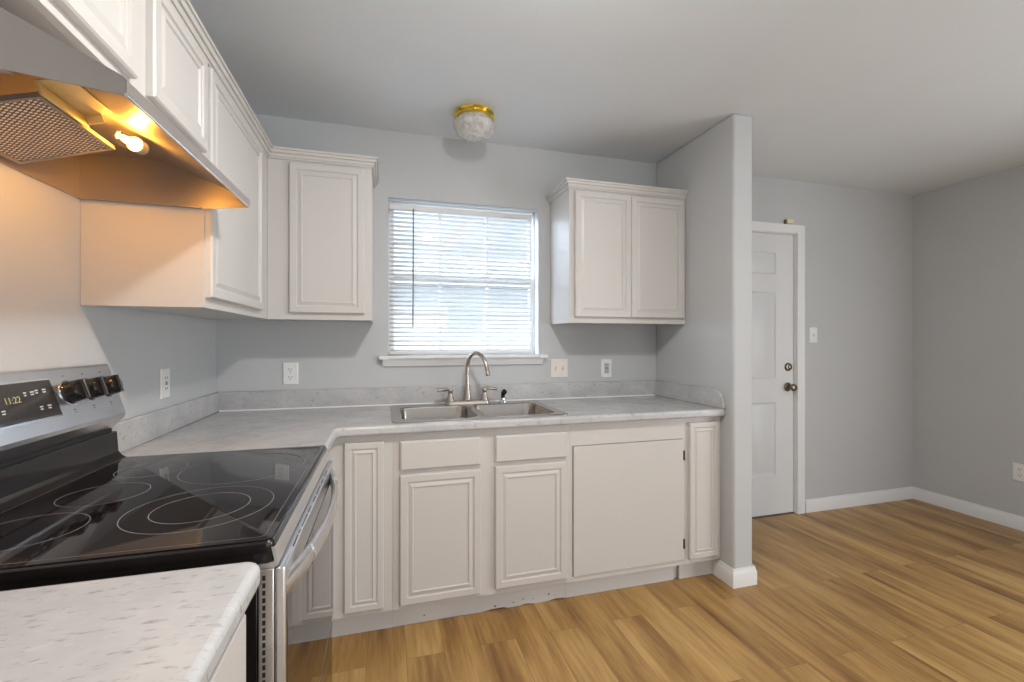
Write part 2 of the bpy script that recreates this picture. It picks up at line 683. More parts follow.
struct('trim_2', ap, 'trim')

# --- outdoors, seen between the slats
struct('ground_outside', mk((-20, 25, 0.3, 30, -0.4, -0.2)), 'concrete')
hz = thing('neighbour_house', 'pale sided house wall glimpsed outside through the window blind', 'house', (3.0, 6.4, -0.2))
obj('wall', mk((-5, 11, 6.4, 9.5, -0.2, 2.35)), 'siding', hz)
obj('roof', prism(bmesh.new(), [(6.0, 2.35), (7.95, 3.3), (9.9, 2.35)], 0, -5.3, 11.3), 'roof', hz)
obj('window', mk((2.05, 2.75, 6.36, 6.41, 1.45, 1.95)), 'bluewin', hz)

# --- entry door in the back wall
DY = 0.018
dbm = bmesh.new()
dw, dh = DX1 - 0.012 - (DX0 + 0.012), DZ - 0.012 - 0.007
dx0, dz0 = DX0 + 0.012, 0.007
prs = []
for (xa, xb) in ((2.985, 3.235), (3.352, 3.582)):
    for (za, zb) in ((0.29, 0.825), (1.00, 1.63), (1.76, 1.92)):
        prs.append((xa, xb, za, zb))
# slab front built as a grid with moulded panels
xs = sorted({dx0, dx0 + dw, 2.985, 3.235, 3.352, 3.582})
zs = sorted({dz0, dz0 + dh, 0.29, 0.825, 1.00, 1.63, 1.76, 1.92})
gv = {}
for x in xs:
    for z in zs:
        gv[x, z] = dbm.verts.new((x, DY, z))
for i in range(len(xs) - 1):
    for j in range(len(zs) - 1):
        r = (xs[i], xs[i + 1], zs[j], zs[j + 1])
        c = [gv[r[0], r[2]], gv[r[1], r[2]], gv[r[1], r[3]], gv[r[0], r[3]]]
        if r in prs:
            ring = c
            for ins, d in ((0.010, 0.009), (0.020, 0.009), (0.034, 0.003)):
                nr = [dbm.verts.new((x, DY + d, z)) for x, z in ((r[0] + ins, r[2] + ins), (r[1] - ins, r[2] + ins), (r[1] - ins, r[3] - ins), (r[0] + ins, r[3] - ins))]
                for k in range(4):
                    dbm.faces.new((ring[k], ring[(k + 1) % 4], nr[(k + 1) % 4], nr[k]))
                ring = nr
            dbm.faces.new(ring)
        else:
            dbm.faces.new(c)
bk = [dbm.verts.new((x, DY + 0.042, z)) for x, z in ((dx0, dz0), (dx0 + dw, dz0), (dx0 + dw, dz0 + dh), (dx0, dz0 + dh))]
dbm.faces.new(bk[::-1])
edge_b = [gv[x, zs[0]] for x in xs]
edge_t = [gv[x, zs[-1]] for x in xs]
edge_l = [gv[xs[0], z] for z in zs]
edge_r = [gv[xs[-1], z] for z in zs]
dbm.faces.new(edge_b + [bk[1], bk[0]])
dbm.faces.new(edge_t + [bk[2], bk[3]])
dbm.faces.new(edge_l + [bk[3], bk[0]])
dbm.faces.new(edge_r + [bk[2], bk[1]])
door = struct('door_1', dbm, 'door')
kb = bmesh.new()
lathe_dir(kb, [(0.033, 0), (0.033, 0.004), (0.026, 0.010), (0.013, 0.014), (0.011, 0.030), (0.020, 0.036), (0.027, 0.046), (0.027, 0.056), (0.020, 0.064), (0.006, 0.067)], (3.688, DY, 0.934), (0, -1, 0))
obj('door_knob', kb, 'old_bronze', door)
kb = bmesh.new()
lathe_dir(kb, [(0.031, 0), (0.031, 0.006), (0.026, 0.014), (0.014, 0.016), (0.013, 0.024), (0.006, 0.026)], (3.690, DY, 1.082), (0, -1, 0))
obj('deadbolt', kb, 'old_bronze', door)
obj('latch_plate', mk((3.7432, 3.7465, DY - 0.001, DY + 0.03, 1.052, 1.112)), 'old_bronze', door)
jm = bmesh.new()
for b in ((DX0 + 0.0005, DX0 + 0.0105, 0.001, 0.119, 0.0, DZ - 0.0005), (DX1 - 0.0105, DX1 - 0.0005, 0.001, 0.119, 0.0, DZ - 0.0005),
          (DX0 + 0.0105, DX1 - 0.0105, 0.001, 0.119, DZ - 0.0105, DZ - 0.0005)):
    box(jm, *b)
struct('trim_3', jm, 'trim')
cs = bmesh.new()
cprof = [(0, 0), (0, 0.012), (0.008, 0.016), (0.03, 0.013), (0.050, 0.018), (0.062, 0.018), (0.064, 0)]


def casing(path):
    loops = [[(x + mx * o, -0.0006 - t, z + mz * o) for o, t in cprof] for x, z, mx, mz in path]
    loft(cs, loops)


cz = DZ - 0.006
casing([(DX0 + 0.006, 0.0005, -1, 0), (DX0 + 0.006, cz, -1, 1), (DX1 - 0.006, cz, 1, 1), (DX1 - 0.006, 0.0005, 1, 0)])
struct('trim_4', cs, 'trim')
struct('trim_5', prism(bmesh.new(), [(0.004, 0.0004), (0.10, 0.0004), (0.095, 0.0055), (0.01, 0.0055)], 0, DX0 + 0.012, DX1 - 0.012), 'old_bronze')

# ------------------------------------------------------------------ cabinet parts
DOOR = [(0, 0), (0, 0.015), (0.004, 0.019), (0.030, 0.019), (0.033, 0.0135), (0.038, 0.0135), (0.051, 0.0185), (0.055, 0.0185), (0.058, 0.0140)]
SLIM = [(0, 0), (0, 0.015), (0.004, 0.019), (0.025, 0.019), (0.028, 0.0135), (0.032, 0.0135), (0.042, 0.0185), (0.045, 0.0185), (0.048, 0.0140)]
SLAB = [(0, 0), (0, 0.012), (0.007, 0.019)]
FLAT = [(0, 0), (0, 0.017), (0.002, 0.019)]


def front_y(name, parent, x0, x1, z0, z1, y, steps=DOOR, mat='cabinet'):      # faces -Y
    return obj(name, panel(bmesh.new(), (x0, y, z0), (1, 0, 0), (0, 0, 1), x1 - x0, z1 - z0, steps), mat, parent, smooth=False)


def front_x(name, parent, y0, y1, z0, z1, x, steps=DOOR, mat='cabinet'):      # faces +X
    return obj(name, panel(bmesh.new(), (x, y0, z0), (0, 1, 0), (0, 0, 1), y1 - y0, z1 - z0, steps), mat, parent, smooth=False)


def frame_y(bm, x0, x1, z0, z1, y, rails, d=0.018):
    """Face frame in a plane facing -Y: rails = list of (x0, x1, z0, z1)."""
    for a, b, c, e_ in rails:
        box(bm, a, b, y, y + d, c, e_)


G = 0.0006
CROWN = [(0.0005, 2.120), (0.006, 2.120), (0.006, 2.129), (0.011, 2.129), (0.014, 2.140), (0.014, 2.144), (0.021, 2.144), (0.024, 2.154), (0.024, 2.157), (0.030, 2.157), (0.030, 2.167), (0.0005, 2.167)]
UB, UT = 1.3742, 2.150
FX = 0.305

# --- upper cabinets
c1 = thing('wall_cabinet', 'white wall cabinet with two doors mounted over the range hood', 'cabinet', (0.15, -1.44, 1.81))
HY0, HY1 = -1.80, -1.055
bm = mk((0.001, FX - 0.018, HY0, HY0 + 0.016, 1.815, UT), (0.001, FX - 0.018, HY1 - 0.016, HY1 - G, 1.815, UT),
        (0.001, FX - 0.018, HY0 + 0.016, HY1 - 0.016, 1.822, 1.835), (0.001, FX - 0.018, HY0 + 0.016, HY1 - 0.016, UT - 0.014, UT))
obj('carcass', bm, 'cabinet', c1)
obj('face_frame', mk((FX - 0.018, FX, HY0, HY1 - G, 1.81, 1.845), (FX - 0.018, FX, HY0, HY1 - G, 2.09, UT), (FX - 0.018, FX, HY0, HY0 + 0.045, 1.845, 2.09),
                     (FX - 0.018, FX, HY1 - 0.03, HY1 - G, 1.845, 2.09), (FX - 0.018, FX, -1.475, -1.388, 1.845, 2.09)), 'cabinet', c1)
front_x('door', c1, -1.785, -1.466, 1.832, 2.105, FX)
front_x('door', c1, -1.397, -1.078, 1.832, 2.105, FX)
obj('crown', sweep_plan(bmesh.new(), [(FX, HY0, 1, 0), (FX, HY1 - G, 1, 0)], CROWN), 'cabinet', c1)

c2 = thing('wall_cabinet', 'white one-door wall cabinet between the range hood and the room corner', 'cabinet', (0.15, -0.6, UB))
bm = mk((0.001, FX - 0.018, HY1 + G, HY1 + 0.016, UB, UT), (0.001, FX - 0.018, HY1 + 0.016, -0.001, UB + 0.006, UB + 0.02),
        (0.001, FX - 0.018, HY1 + 0.016, -0.001, UT - 0.015, UT), (0.001, 0.01, HY1 + 0.016, -0.001, UB + 0.02, UT - 0.015))
obj('carcass', bm, 'cabinet', c2)
obj('face_frame', mk((FX - 0.018, FX, HY1 + G, -0.306, UB, UB + 0.036), (FX - 0.018, FX, HY1 + G, -0.306, 2.085, UT),
                     (FX - 0.018, FX, HY1 + G, HY1 + 0.03, UB + 0.036, 2.085), (FX - 0.018, FX, -0.475, -0.306, UB + 0.036, 2.085)), 'cabinet', c2)
front_x('door', c2, HY1 + 0.008, -0.452, 1.405, 2.105, FX)
obj('crown', sweep_plan(bmesh.new(), [(FX, HY1 + G, 1, 0), (FX, -0.3055, 1, -1)], CROWN), 'cabinet', c2)

c3 = thing('wall_cabinet', 'white one-door wall cabinet just left of the window', 'cabinet', (0.54, -0.15, UB))
X3 = 0.766
bm = mk((X3 - 0.016, X3, -FX + 0.018, -0.001, UB, UT), (FX + G, X3 - 0.016, -FX + 0.018, -0.001, UB + 0.006, UB + 0.02),
        (FX + G, X3 - 0.016, -FX + 0.018, -0.001, UT - 0.015, UT), (FX + G, X3 - 0.016, -0.010, -0.001, UB + 0.02, UT - 0.015))
obj('carcass', bm, 'cabinet', c3)
obj('face_frame', mk((FX + G, X3, -FX, -FX + 0.018, UB, UB + 0.036), (FX + G, X3, -FX, -FX + 0.018, 2.085, UT), (FX + G, 0.42, -FX, -FX + 0.018, UB + 0.036, 2.085),
                     (0.715, X3, -FX, -FX + 0.018, UB + 0.036, 2.085)), 'cabinet', c3)
front_y('door', c3, 0.400, 0.733, 1.405, 2.107, -FX)
obj('crown', sweep_plan(bmesh.new(), [(FX + G, -FX, 1, -1), (X3, -FX, 1, -1), (X3, -0.001, 1, 0)], CROWN), 'cabinet', c3)

c4 = thing('wall_cabinet', 'white two-door wall cabinet between the window and the partition wall', 'cabinet', (2.19, -0.15, UB))
XA, XB = 1.812, SX0 - 0.002
bm = mk((XA, XA + 0.016, -FX + 0.018, -0.001, UB, UT), (XB - 0.016, XB, -FX + 0.018, -0.001, UB, UT), (XA + 0.016, XB - 0.016, -FX + 0.018, -0.001, UB + 0.006, UB + 0.02),
        (XA + 0.016, XB - 0.016, -FX + 0.018, -0.001, UT - 0.015, UT), (XA + 0.016, XB - 0.016, -0.010, -0.001, UB + 0.02, UT - 0.015))
obj('carcass', bm, 'cabinet', c4)
obj('face_frame', mk((XA, XB, -FX, -FX + 0.018, UB, UB + 0.036), (XA, XB, -FX, -FX + 0.018, 2.085, UT), (XA, XA + 0.045, -FX, -FX + 0.018, UB + 0.036, 2.085),
                     (XB - 0.03, XB, -FX, -FX + 0.018, UB + 0.036, 2.085), (2.165, 2.215, -FX, -FX + 0.018, UB + 0.036, 2.085)), 'cabinet', c4)
front_y('door', c4, 1.842, 2.188, 1.407, 2.107, -FX)
front_y('door', c4, 2.1905, 2.545, 1.407, 2.107, -FX)
obj('crown', sweep_plan(bmesh.new(), [(XA, -0.001, -1, 0), (XA, -FX, -1, -1), (XB, -FX, 0, -1)], CROWN), 'cabinet', c4)

# --- base cabinets along the back wall
BZ0, BZ1 = 0.105, 0.8735
BY = -0.600
TK = -0.5467


def base_shell(x0, x1, parent, y1=-0.002):
    obj('carcass', mk((x0, x0 + 0.015, BY + 0.019, y1, BZ0, BZ1), (x1 - 0.015, x1, BY + 0.019, y1, BZ0, BZ1),
                      (x0 + 0.015, x1 - 0.015, BY + 0.019, y1, BZ0, BZ0 + 0.015), (x0 + 0.015, x1 - 0.015, y1 - 0.008, y1, BZ0 + 0.015, BZ1)), 'cabinet', parent)


b1 = thing('base_cabinet', 'white corner base cabinet with one narrow door beside the range', 'cabinet', (0.4, -0.5, 0))
XC = 0.862
obj('carcass', mk((0.002, 0.58, -0.960, -0.945, BZ0, BZ1), (0.002, 0.012, -0.945, -0.012, BZ0, BZ1), (0.012, XC - G, -0.012, -0.002, BZ0, BZ1),
                  (0.012, 0.58, -0.945, -0.012, BZ0, BZ0 + 0.015), (0.58, XC - G, -0.58, -0.012, BZ0, BZ0 + 0.015), (XC - 0.015, XC - G, -0.58, -0.012, BZ0 + 0.015, BZ1)), 'cabinet', b1)
obj('face_frame', mk((0.582, 0.600, -0.960, -0.6005, BZ0, BZ1), (0.600, 0.680, BY, BY + 0.018, BZ0, BZ1), (0.810, XC - G, BY, BY + 0.018, BZ0, BZ1),
                     (0.680, 0.810, BY, BY + 0.018, 0.835, BZ1), (0.680, 0.810, BY, BY + 0.018, BZ0, 0.145)), 'cabinet', b1, bevel=0.0012)
front_y('door', b1, 0.665, 0.824, 0.130, 0.843, BY, SLIM)
obj('toe_kick', mk((0.012, 0.547, -0.960, -0.945, 0.0005, BZ0), (0.532, 0.547, -0.945, TK, 0.0005, BZ0), (0.532, XC - G, TK, TK + 0.012, 0.0005, BZ0)), 'toekick', b1)

b2 = thing('base_cabinet', 'white sink base cabinet with two panelled doors under two false drawer fronts', 'cabinet', (1.27, -0.3, 0))
XD = 1.690
base_shell(XC, XD - G, b2)
obj('face_frame', mk((XC, 0.912, BY, BY + 0.018, BZ0, BZ1), (1.228, 1.334, BY, BY + 0.018, BZ0, BZ1), (1.648, XD - G, BY, BY + 0.018, BZ0, BZ1),
                     (0.912, 1.228, BY, BY + 0.018, 0.82, BZ1), (1.334, 1.648, BY, BY + 0.018, 0.82, BZ1),
                     (0.912, 1.228, BY, BY + 0.018, 0.68, 0.73), (1.334, 1.648, BY, BY + 0.018, 0.68, 0.73),
                     (0.912, 1.228, BY, BY + 0.018, BZ0, 0.145), (1.334, 1.648, BY, BY + 0.018, BZ0, 0.145)), 'cabinet', b2, bevel=0.0012)
front_y('door', b2, 0.891, 1.247, 0.127, 0.691, BY)
front_y('door', b2, 1.315, 1.667, 0.136, 0.697, BY)
front_y('drawer_front', b2, 0.891, 1.247, 0.711, 0.838, BY, SLAB)
front_y('drawer_front', b2, 1.315, 1.667, 0.715, 0.838, BY, SLAB)
# chipped lower edge on the toe-kick board
bm = bmesh.new()
pts = [(XC, BZ0), (XC, 0.0006)]
x = XC
rr = random.Random(9)
while x < XD - 0.05:
    x += rr.uniform(0.02, 0.06)
    if x > 1.15:
        pts.append((min(x, XD - 0.01), rr.choice((0.0006, 0.0006, 0.004, 0.007, 0.002))))
pts += [(XD - G, 0.0006), (XD - G, BZ0)]
prism(bm, pts, 1, TK, TK + 0.012)
tk = obj('toe_kick', bm, 'toekick', b2, smooth=False)
for (cx, cz_) in ((1.33, 0.018), (1.42, 0.022), (1.47, 0.030), (1.52, 0.024), (1.60, 0.034), (1.635, 0.022), (1.0, 0.03)):
    bm = bmesh.new()
    lathe_dir(bm, [(rr.uniform(0.003, 0.006), 0), (0.0015, 0.001)], (cx, TK, cz_), (0, -1, 0), 7)
    obj('paint_chip', bm, 'legend_dark', tk)

b3 = thing('base_cabinet', 'white base cabinet closed by one large plain flat panel with dark hinges', 'cabinet', (2.0, -0.3, 0))
XE = 2.3385
base_shell(XD, XE - G, b3)
obj('face_frame', mk((XD, 1.7022, BY, BY + 0.018, BZ0, BZ1), (2.3262, XE - G, BY, BY + 0.018, BZ0, BZ1), (1.7022, 2.3262, BY, BY + 0.018, 0.7645, BZ1),
                     (1.7022, 2.3262, BY, BY + 0.018, BZ0, 0.129)), 'cabinet', b3)
dp = front_y('door', b3, 1.7062, 2.3245, 0.131, 0.7615, BY + 0.012, FLAT)
for z in (0.676, 0.215):
    bm = bmesh.new()
    lathe(bm, [(0.0025, z - 0.026), (0.0045, z - 0.022), (0.0045, z + 0.022), (0.0025, z + 0.026)], (2.3300, BY - 0.0045, 0), seg=12)
    obj('hinge', bm, 'hinge', b3)
obj('toe_kick', mk((XD, 2.309, TK, TK + 0.012, 0.0005, BZ0 - 0.008), (XD, XE - G, TK + 0.012, TK + 0.024, 0.0005, BZ0)), 'toekick', b3, bevel=0.002)

b4 = thing('base_cabinet', 'white base cabinet with one slim panelled door next to the partition wall', 'cabinet', (2.45, -0.3, 0))
XF = SX0 - 0.002
base_shell(XE, XF, b4)
obj('face_frame', mk((XE, 2.375, BY, BY + 0.018, BZ0, BZ1), (2.515, XF, BY, BY + 0.018, BZ0, BZ1), (2.375, 2.515, BY, BY + 0.018, 0.83, BZ1),
                     (2.375, 2.515, BY, BY + 0.018, BZ0, 0.15)), 'cabinet', b4, bevel=0.0012)
front_y('door', b4, 2.356, 2.535, 0.133, 0.846, BY, SLIM)
obj('toe_kick', mk((XE, XF - 0.002, TK - 0.004, TK + 0.012, 0.0005, BZ0 - 0.004)), 'toekick', b4, bevel=0.003)

# --- near base cabinet in the foreground
NY = -1.782
b5 = thing('base_cabinet', 'white base cabinet under the speckled counter nearest the viewer', 'cabinet', (0.3, -2.5, 0))
obj('carcass', mk((0.002, 0.582, NY - 0.022, NY - 0.006, 0.0005, BZ1), (0.002, 0.582, -3.3, NY - 0.022, BZ0, BZ0 + 0.016), (0.002, 0.012, -3.3, NY - 0.022, BZ0 + 0.016, BZ1),
                  (0.002, 0.582, -3.316, -3.3, 0.0005, BZ1)), 'cabinet', b5)
obj('face_frame', mk((0.582, 0.600, NY - 0.045, NY - 0.006, BZ0, BZ1), (0.582, 0.600, -3.316, NY - 0.045, 0.845, BZ1), (0.582, 0.600, -3.316, NY - 0.045, BZ0, 0.15)), 'cabinet', b5)
front_x('door', b5, -2.30, NY - 0.020, 0.130, 0.690, 0.600)
front_x('drawer_front', b5, -2.30, NY - 0.020, 0.711, 0.846, 0.600, SLAB)
front_x('door', b5, -2.88, -2.36, 0.130, 0.843, 0.600)
obj('toe_kick', mk((0.535, 0.547, -3.3, NY - 0.022, 0.0005, BZ0)), 'toekick', b5)

# ------------------------------------------------------------------ worktops
CZ0, CZ1 = 0.8742, 0.914
CF = -0.6385


def slab_poly(bm, pts, z0, z1):
    prism(bm, pts, 2, z0, z1)


wt = thing('worktop', 'L-shaped grey mottled worktop around the sink with upstand against the walls', 'worktop', (1.2, -0.3, CZ0))
bm = bmesh.new()
xe = SX0 - 0.0015
slab_poly(bm, [(0.0015, -0.0015), (0.0015, -0.9625), (0.6385, -0.9625), (0.6385, CF - 0.02), (0.6445, CF - 0.006), (0.6585, CF), (xe, CF), (xe, -0.0015)], CZ0, CZ1)
slab = obj('slab', bm, 'counter', wt, smooth=False)
SXa, SXb, SYa, SYb = 0.857, 1.690, -0.602, -0.072
cut(slab, [mk((SXa + 0.022, SXb - 0.022, SYa + 0.02, SYb - 0.02, CZ0 - 0.05, CZ1 + 0.05))])
md = slab.modifiers.new('edge', 'BEVEL')
md.width = 0.011
md.segments = 4
md.limit_method = 'ANGLE'
md.angle_limit = math.radians(60)
slab.data.polygons.foreach_set('use_smooth', [True] * len(slab.data.polygons))
slab.data.set_sharp_from_angle(angle=math.radians(30))
ZB = 1.0133
BT = 0.020
obj('backsplash', mk((0.0015, BT, -0.9625, -BT - 0.001, CZ1 + 0.0002, ZB)), 'counter', wt, bevel=0.004)
obj('backsplash', mk((0.0015, xe, -BT, -0.0015, CZ1 + 0.0002, ZB)), 'counter', wt, bevel=0.004)
bm = bmesh.new()
prism(bm, [(-BT - 0.001, CZ1 + 0.0002), (-BT - 0.001, ZB), (-0.578, ZB), (-0.612, ZB - 0.02), (-0.6375, ZB - 0.06), (-0.6375, CZ1 + 0.0002)], 0, xe - 0.019, xe)
obj('backsplash', bm, 'counter', wt, bevel=0.004)

bm = bmesh.new()
prism(bm, [(-BT - 0.0002, CZ1 + 0.0002), (-BT - 0.006, CZ1 + 0.0002), (-BT - 0.0002, CZ1 + 0.007)], 0, BT + 0.001, xe - BT)
obj('caulk_bead', bm, 'trim', wt)
wn = bmesh.new()
r = 0.026
NYt = -1.7775
pts = [(0.0015, -3.32), (0.0015, NYt)]
for k in range(7):
    a = PI / 2 - PI / 2 * k / 6
    pts.append((0.637 - r + r * math.cos(a), NYt - r + r * math.sin(a)))
pts.append((0.637, -3.32))
slab_poly(wn, pts, CZ0, CZ1)
nw = thing('worktop', 'speckled worktop with rounded corner in the foreground before the range', 'worktop', (0.3, -2.5, CZ0))
obj('slab', wn, 'counter', nw, bevel=0.012, seg=4, angle=60)
obj('backsplash', mk((0.0015, BT, -3.32, NYt, CZ1 + 0.0002, ZB)), 'counter', nw, bevel=0.004)

# ------------------------------------------------------------------ sink and faucet
sk = thing('sink', 'stainless double bowl drop-in sink set in the worktop below the window', 'sink', (1.27, -0.34, CZ1))
scx, scy = (SXa + SXb) / 2, (SYa + SYb) / 2
shw, shh = (SXb - SXa) / 2, (SYb - SYa) / 2
RZ = CZ1 + 0.0006
bm = bmesh.new()
loft(bm, [rrect(scx, scy, shw, shh, 0.035, RZ), rrect(scx, scy, shw - 0.001, shh - 0.001, 0.034, RZ + 0.004), rrect(scx, scy, shw - 0.007, shh - 0.007, 0.030, RZ + 0.0065),
          rrect(scx, scy, shw - 0.020, shh - 0.020, 0.020, RZ + 0.0064)], True, True)
rim = obj('rim', bm, 'sink_steel', sk)
bowls = ((0.903, 1.252, -0.566, -0.165), (1.290, 1.640, -0.566, -0.165))
cutters = []
for xa, xb, ya, yb in bowls:
    c = bmesh.new()
    cx, cy, hw, hh = (xa + xb) / 2, (ya + yb) / 2, (xb - xa) / 2, (yb - ya) / 2
    loft(c, [rrect(cx, cy, hw, hh, 0.05, RZ - 0.02), rrect(cx, cy, hw, hh, 0.05, RZ + 0.03)])
    cutters.append(c)
cut(rim, cutters)
rim.data.polygons.foreach_set('use_smooth', [True] * len(rim.data.polygons))
rim.data.set_sharp_from_angle(angle=math.radians(35))
for xa, xb, ya, yb in bowls:
    cx, cy, hw, hh = (xa + xb) / 2, (ya + yb) / 2, (xb - xa) / 2, (yb - ya) / 2
    bm = bmesh.new()
    loft(bm, [rrect(cx, cy, hw + 0.001, hh + 0.001, 0.051, RZ + 0.0035), rrect(cx, cy, hw - 0.002, hh - 0.002, 0.05, RZ - 0.004), rrect(cx, cy, hw - 0.006, hh - 0.006, 0.05, RZ - 0.14),
              rrect(cx, cy, hw - 0.016, hh - 0.016, 0.045, RZ - 0.163), rrect(cx, cy, hw - 0.04, hh - 0.04, 0.03, RZ - 0.170)], False, True)
    bo = obj('bowl', bm, 'sink_steel', sk)
    dbm2 = bmesh.new()
    lathe(dbm2, [(0.045, 0), (0.045, 0.003), (0.038, 0.004), (0.034, 0.001)], (cx, cy, RZ - 0.1698), seg=24)
    obj('drain', dbm2, 'chrome', bo)

FY = -0.112
FZ = RZ + 0.0070
fa = thing('faucet', 'brushed nickel gooseneck faucet with two lever handles behind the sink', 'faucet', (1.275, FY, FZ))
bm = bmesh.new()
loft(bm, [rrect(1.276, FY, 0.127, 0.027, 0.026, FZ), rrect(1.276, FY, 0.126, 0.026, 0.026, FZ + 0.012), rrect(1.276, FY, 0.119, 0.020, 0.020, FZ + 0.019)])
obj('base_plate', bm, 'nickel', fa)
bm = bmesh.new()
th = math.radians(30)
ux, uy = math.sin(th), -math.cos(th)
P0 = Vector((1.275, FY, 0))
ctl = [(0, FZ + 0.02), (0, 0.98), (0, 1.03), (0, 1.10), (0.004, 1.145), (0.026, 1.187), (0.072, 1.206), (0.122, 1.191), (0.154, 1.150), (0.168, 1.105)]
path = smooth_path([P0 + Vector((ux * d, uy * d, z)) for d, z in ctl], 6)
rads = []
for p in path:
    z = p.z
    d = (p.xy - P0.xy).length
    if d < 0.003:
        rads.append(0.0255 - 0.0145 * min(1, max(0, (z - FZ - 0.02) / 0.095)) ** 0.8)
    else:
        rads.append(0.0108)
tube(bm, path, rads, 16)
sp = obj('spout', bm, 'nickel', fa)
tip, tdir = path[-1], (path[-1] - path[-3]).normalized()
bm = bmesh.new()
lathe_dir(bm, [(0.0115, 0), (0.0128, 0.003), (0.0128, 0.018), (0.010, 0.021)], tip - tdir * 0.002, tdir, 18)
obj('aerator', bm, 'nickel', sp)
for s in (-1, 1):
    hx = 1.276 + s * 0.097
    bm = bmesh.new()
    lathe(bm, [(0.023, FZ + 0.014), (0.021, FZ + 0.026), (0.0145, FZ + 0.048), (0.0135, FZ + 0.060), (0.0155, FZ + 0.066), (0.0145, FZ + 0.078), (0.006, FZ + 0.084)], (hx, FY, 0.003), seg=20)
    hb = obj('handle', bm, 'nickel', fa)
    bm = bmesh.new()
    lp = smooth_path([(hx, FY, FZ + 0.079), (hx + s * 0.02, FY - 0.004, FZ + 0.083), (hx + s * 0.045, FY - 0.008, FZ + 0.079), (hx + s * 0.072, FY - 0.012, FZ + 0.078)], 4)
    tube(bm, lp, [0.0075 + 0.002 * math.sin(PI * i / (len(lp) - 1)) for i in range(len(lp))], 12)
    obj('lever', bm, 'nickel', hb)
ss = thing('side_sprayer', 'small chrome side sprayer standing on the sink ledge beside the faucet', 'sprayer', (1.482, FY, FZ))
bm = bmesh.new()
lathe(bm, [(0.022, FZ), (0.021, FZ + 0.006), (0.014, FZ + 0.012), (0.013, FZ + 0.024)], (1.482, FY, 0), seg=20)
obj('collar', bm, 'chrome', ss)
bm = bmesh.new()
tube(bm, smooth_path([(1.482, FY, FZ + 0.022), (1.482, FY, FZ + 0.036), (1.484, FY - 0.004, FZ + 0.052), (1.488, FY - 0.016, FZ + 0.062)], 4), [0.012, 0.0115, 0.011, 0.011, 0.011, 0.012, 0.013, 0.0135, 0.014, 0.0145, 0.015, 0.0155, 0.0155], 14)
obj('spray_head', bm, 'hinge', ss)

# ------------------------------------------------------------------ window blind
bl = thing('window_blind', 'white mini blind with open slats hanging in the window', 'blind', (1.29, 0.035, 1.2))
BX0, BX1 = 0.853, 1.696
obj('head_rail', mk((BX0, BX1, 0.018, 0.046, WZ1 - 0.062, WZ1 - 0.030)), 'slat', bl, bevel=0.003)
bm = bmesh.new()
z = WZ1 - 0.078
tilt = math.radians(21)
zs_list = []
while z > WZ0 + 0.036:
    rows = []
    for k in range(5):
        t = (k - 2) / 2
        c = 0.0125
        yy, zz = c * t, 0.0018 * (1 - t * t)
        rows.append((0.032 + yy * math.cos(tilt) + zz * math.sin(tilt), z - yy * math.sin(tilt) + zz * math.cos(tilt)))
    up = [[(xx, y_, z_ + 0.0004) for (y_, z_) in rows] for xx in (BX0, BX1)]
    lo = [[(xx, y_, z_ - 0.0004) for (y_, z_) in rows[::-1]] for xx in (BX0, BX1)]
    loft(bm, [up[0] + lo[0], up[1] + lo[1]])
    zs_list.append(z)
    z -= 0.0252
obj('slats', bm, 'slat', bl)
obj('bottom_rail', mk((BX0, BX1, 0.020, 0.044, WZ0 + 0.006, WZ0 + 0.024)), 'slat', bl, bevel=0.004)
bm = bmesh.new()
for xx in (0.98, 1.275, 1.57):
    for yy in (0.0195, 0.0450):
        tube(bm, [(xx, yy, WZ0 + 0.02), (xx, yy, WZ1 - 0.06)], 0.0007, 5)
obj('ladder_cord', bm, 'slat', bl)
bm = bmesh.new()
tube(bm, [(0.985, 0.006, WZ1 - 0.058), (0.984, 0.004, 1.72), (0.982, 0.006, 1.352)], [0.0035, 0.0035, 0.0042], 8)
tube(bm, [(0.985, 0.006, WZ1 - 0.056), (0.985, 0.020, WZ1 - 0.05)], 0.003, 8)
obj('tilt_wand', bm, 'wand', bl)

# ------------------------------------------------------------------ flush ceiling light
LX, LY = 1.275, -0.312
cl = thing('ceiling_light', 'brass flush ceiling light with pressed glass dome in front of the window', 'ceiling light', (LX, LY, H))
bm = bmesh.new()
lathe(bm, [(0.100, H - 0.0006), (0.104, H - 0.006), (0.100, H - 0.012), (0.095, H - 0.014), (0.097, H - 0.020), (0.103, H - 0.024), (0.103, H - 0.030), (0.094, H - 0.034)], (LX, LY, 0), seg=48)
can = obj('canopy', bm, 'brass', cl)
for a in (-1.75, 0.35, 2.45):
    bm = bmesh.new()
    lathe_dir(bm, [(0.004, 0), (0.004, 0.006), (0.006, 0.007), (0.006, 0.013), (0.003, 0.016)], (LX + 0.101 * math.cos(a), LY + 0.101 * math.sin(a), H - 0.027), (math.cos(a), math.sin(a), 0), 10)
    obj('thumb_screw', bm, 'brass', can)
bm = bmesh.new()
prof = [(0.088, H - 0.032), (0.093, H - 0.040), (0.104, H - 0.052), (0.109, H - 0.066), (0.106, H - 0.082), (0.096, H - 0.098), (0.076, H - 0.113), (0.048, H - 0.123), (0.018, H - 0.127), (0.002, H - 0.128)]
SEG = 64
loops = []
for i, (rr_, h_) in enumerate(prof):
    amp = 0.0022 if 0 < i < len(prof) - 2 else 0
    loops.append([(LX + (rr_ + amp * math.cos(16 * (2 * PI * k / SEG) + i * 0.9)) * math.cos(2 * PI * k / SEG), LY + (rr_ + amp * math.cos(16 * (2 * PI * k / SEG) + i * 0.9)) * math.sin(2 * PI * k / SEG), h_) for k in range(SEG)])
loft(bm, loops)
obj('glass_dome', bm, 'dome', cl)

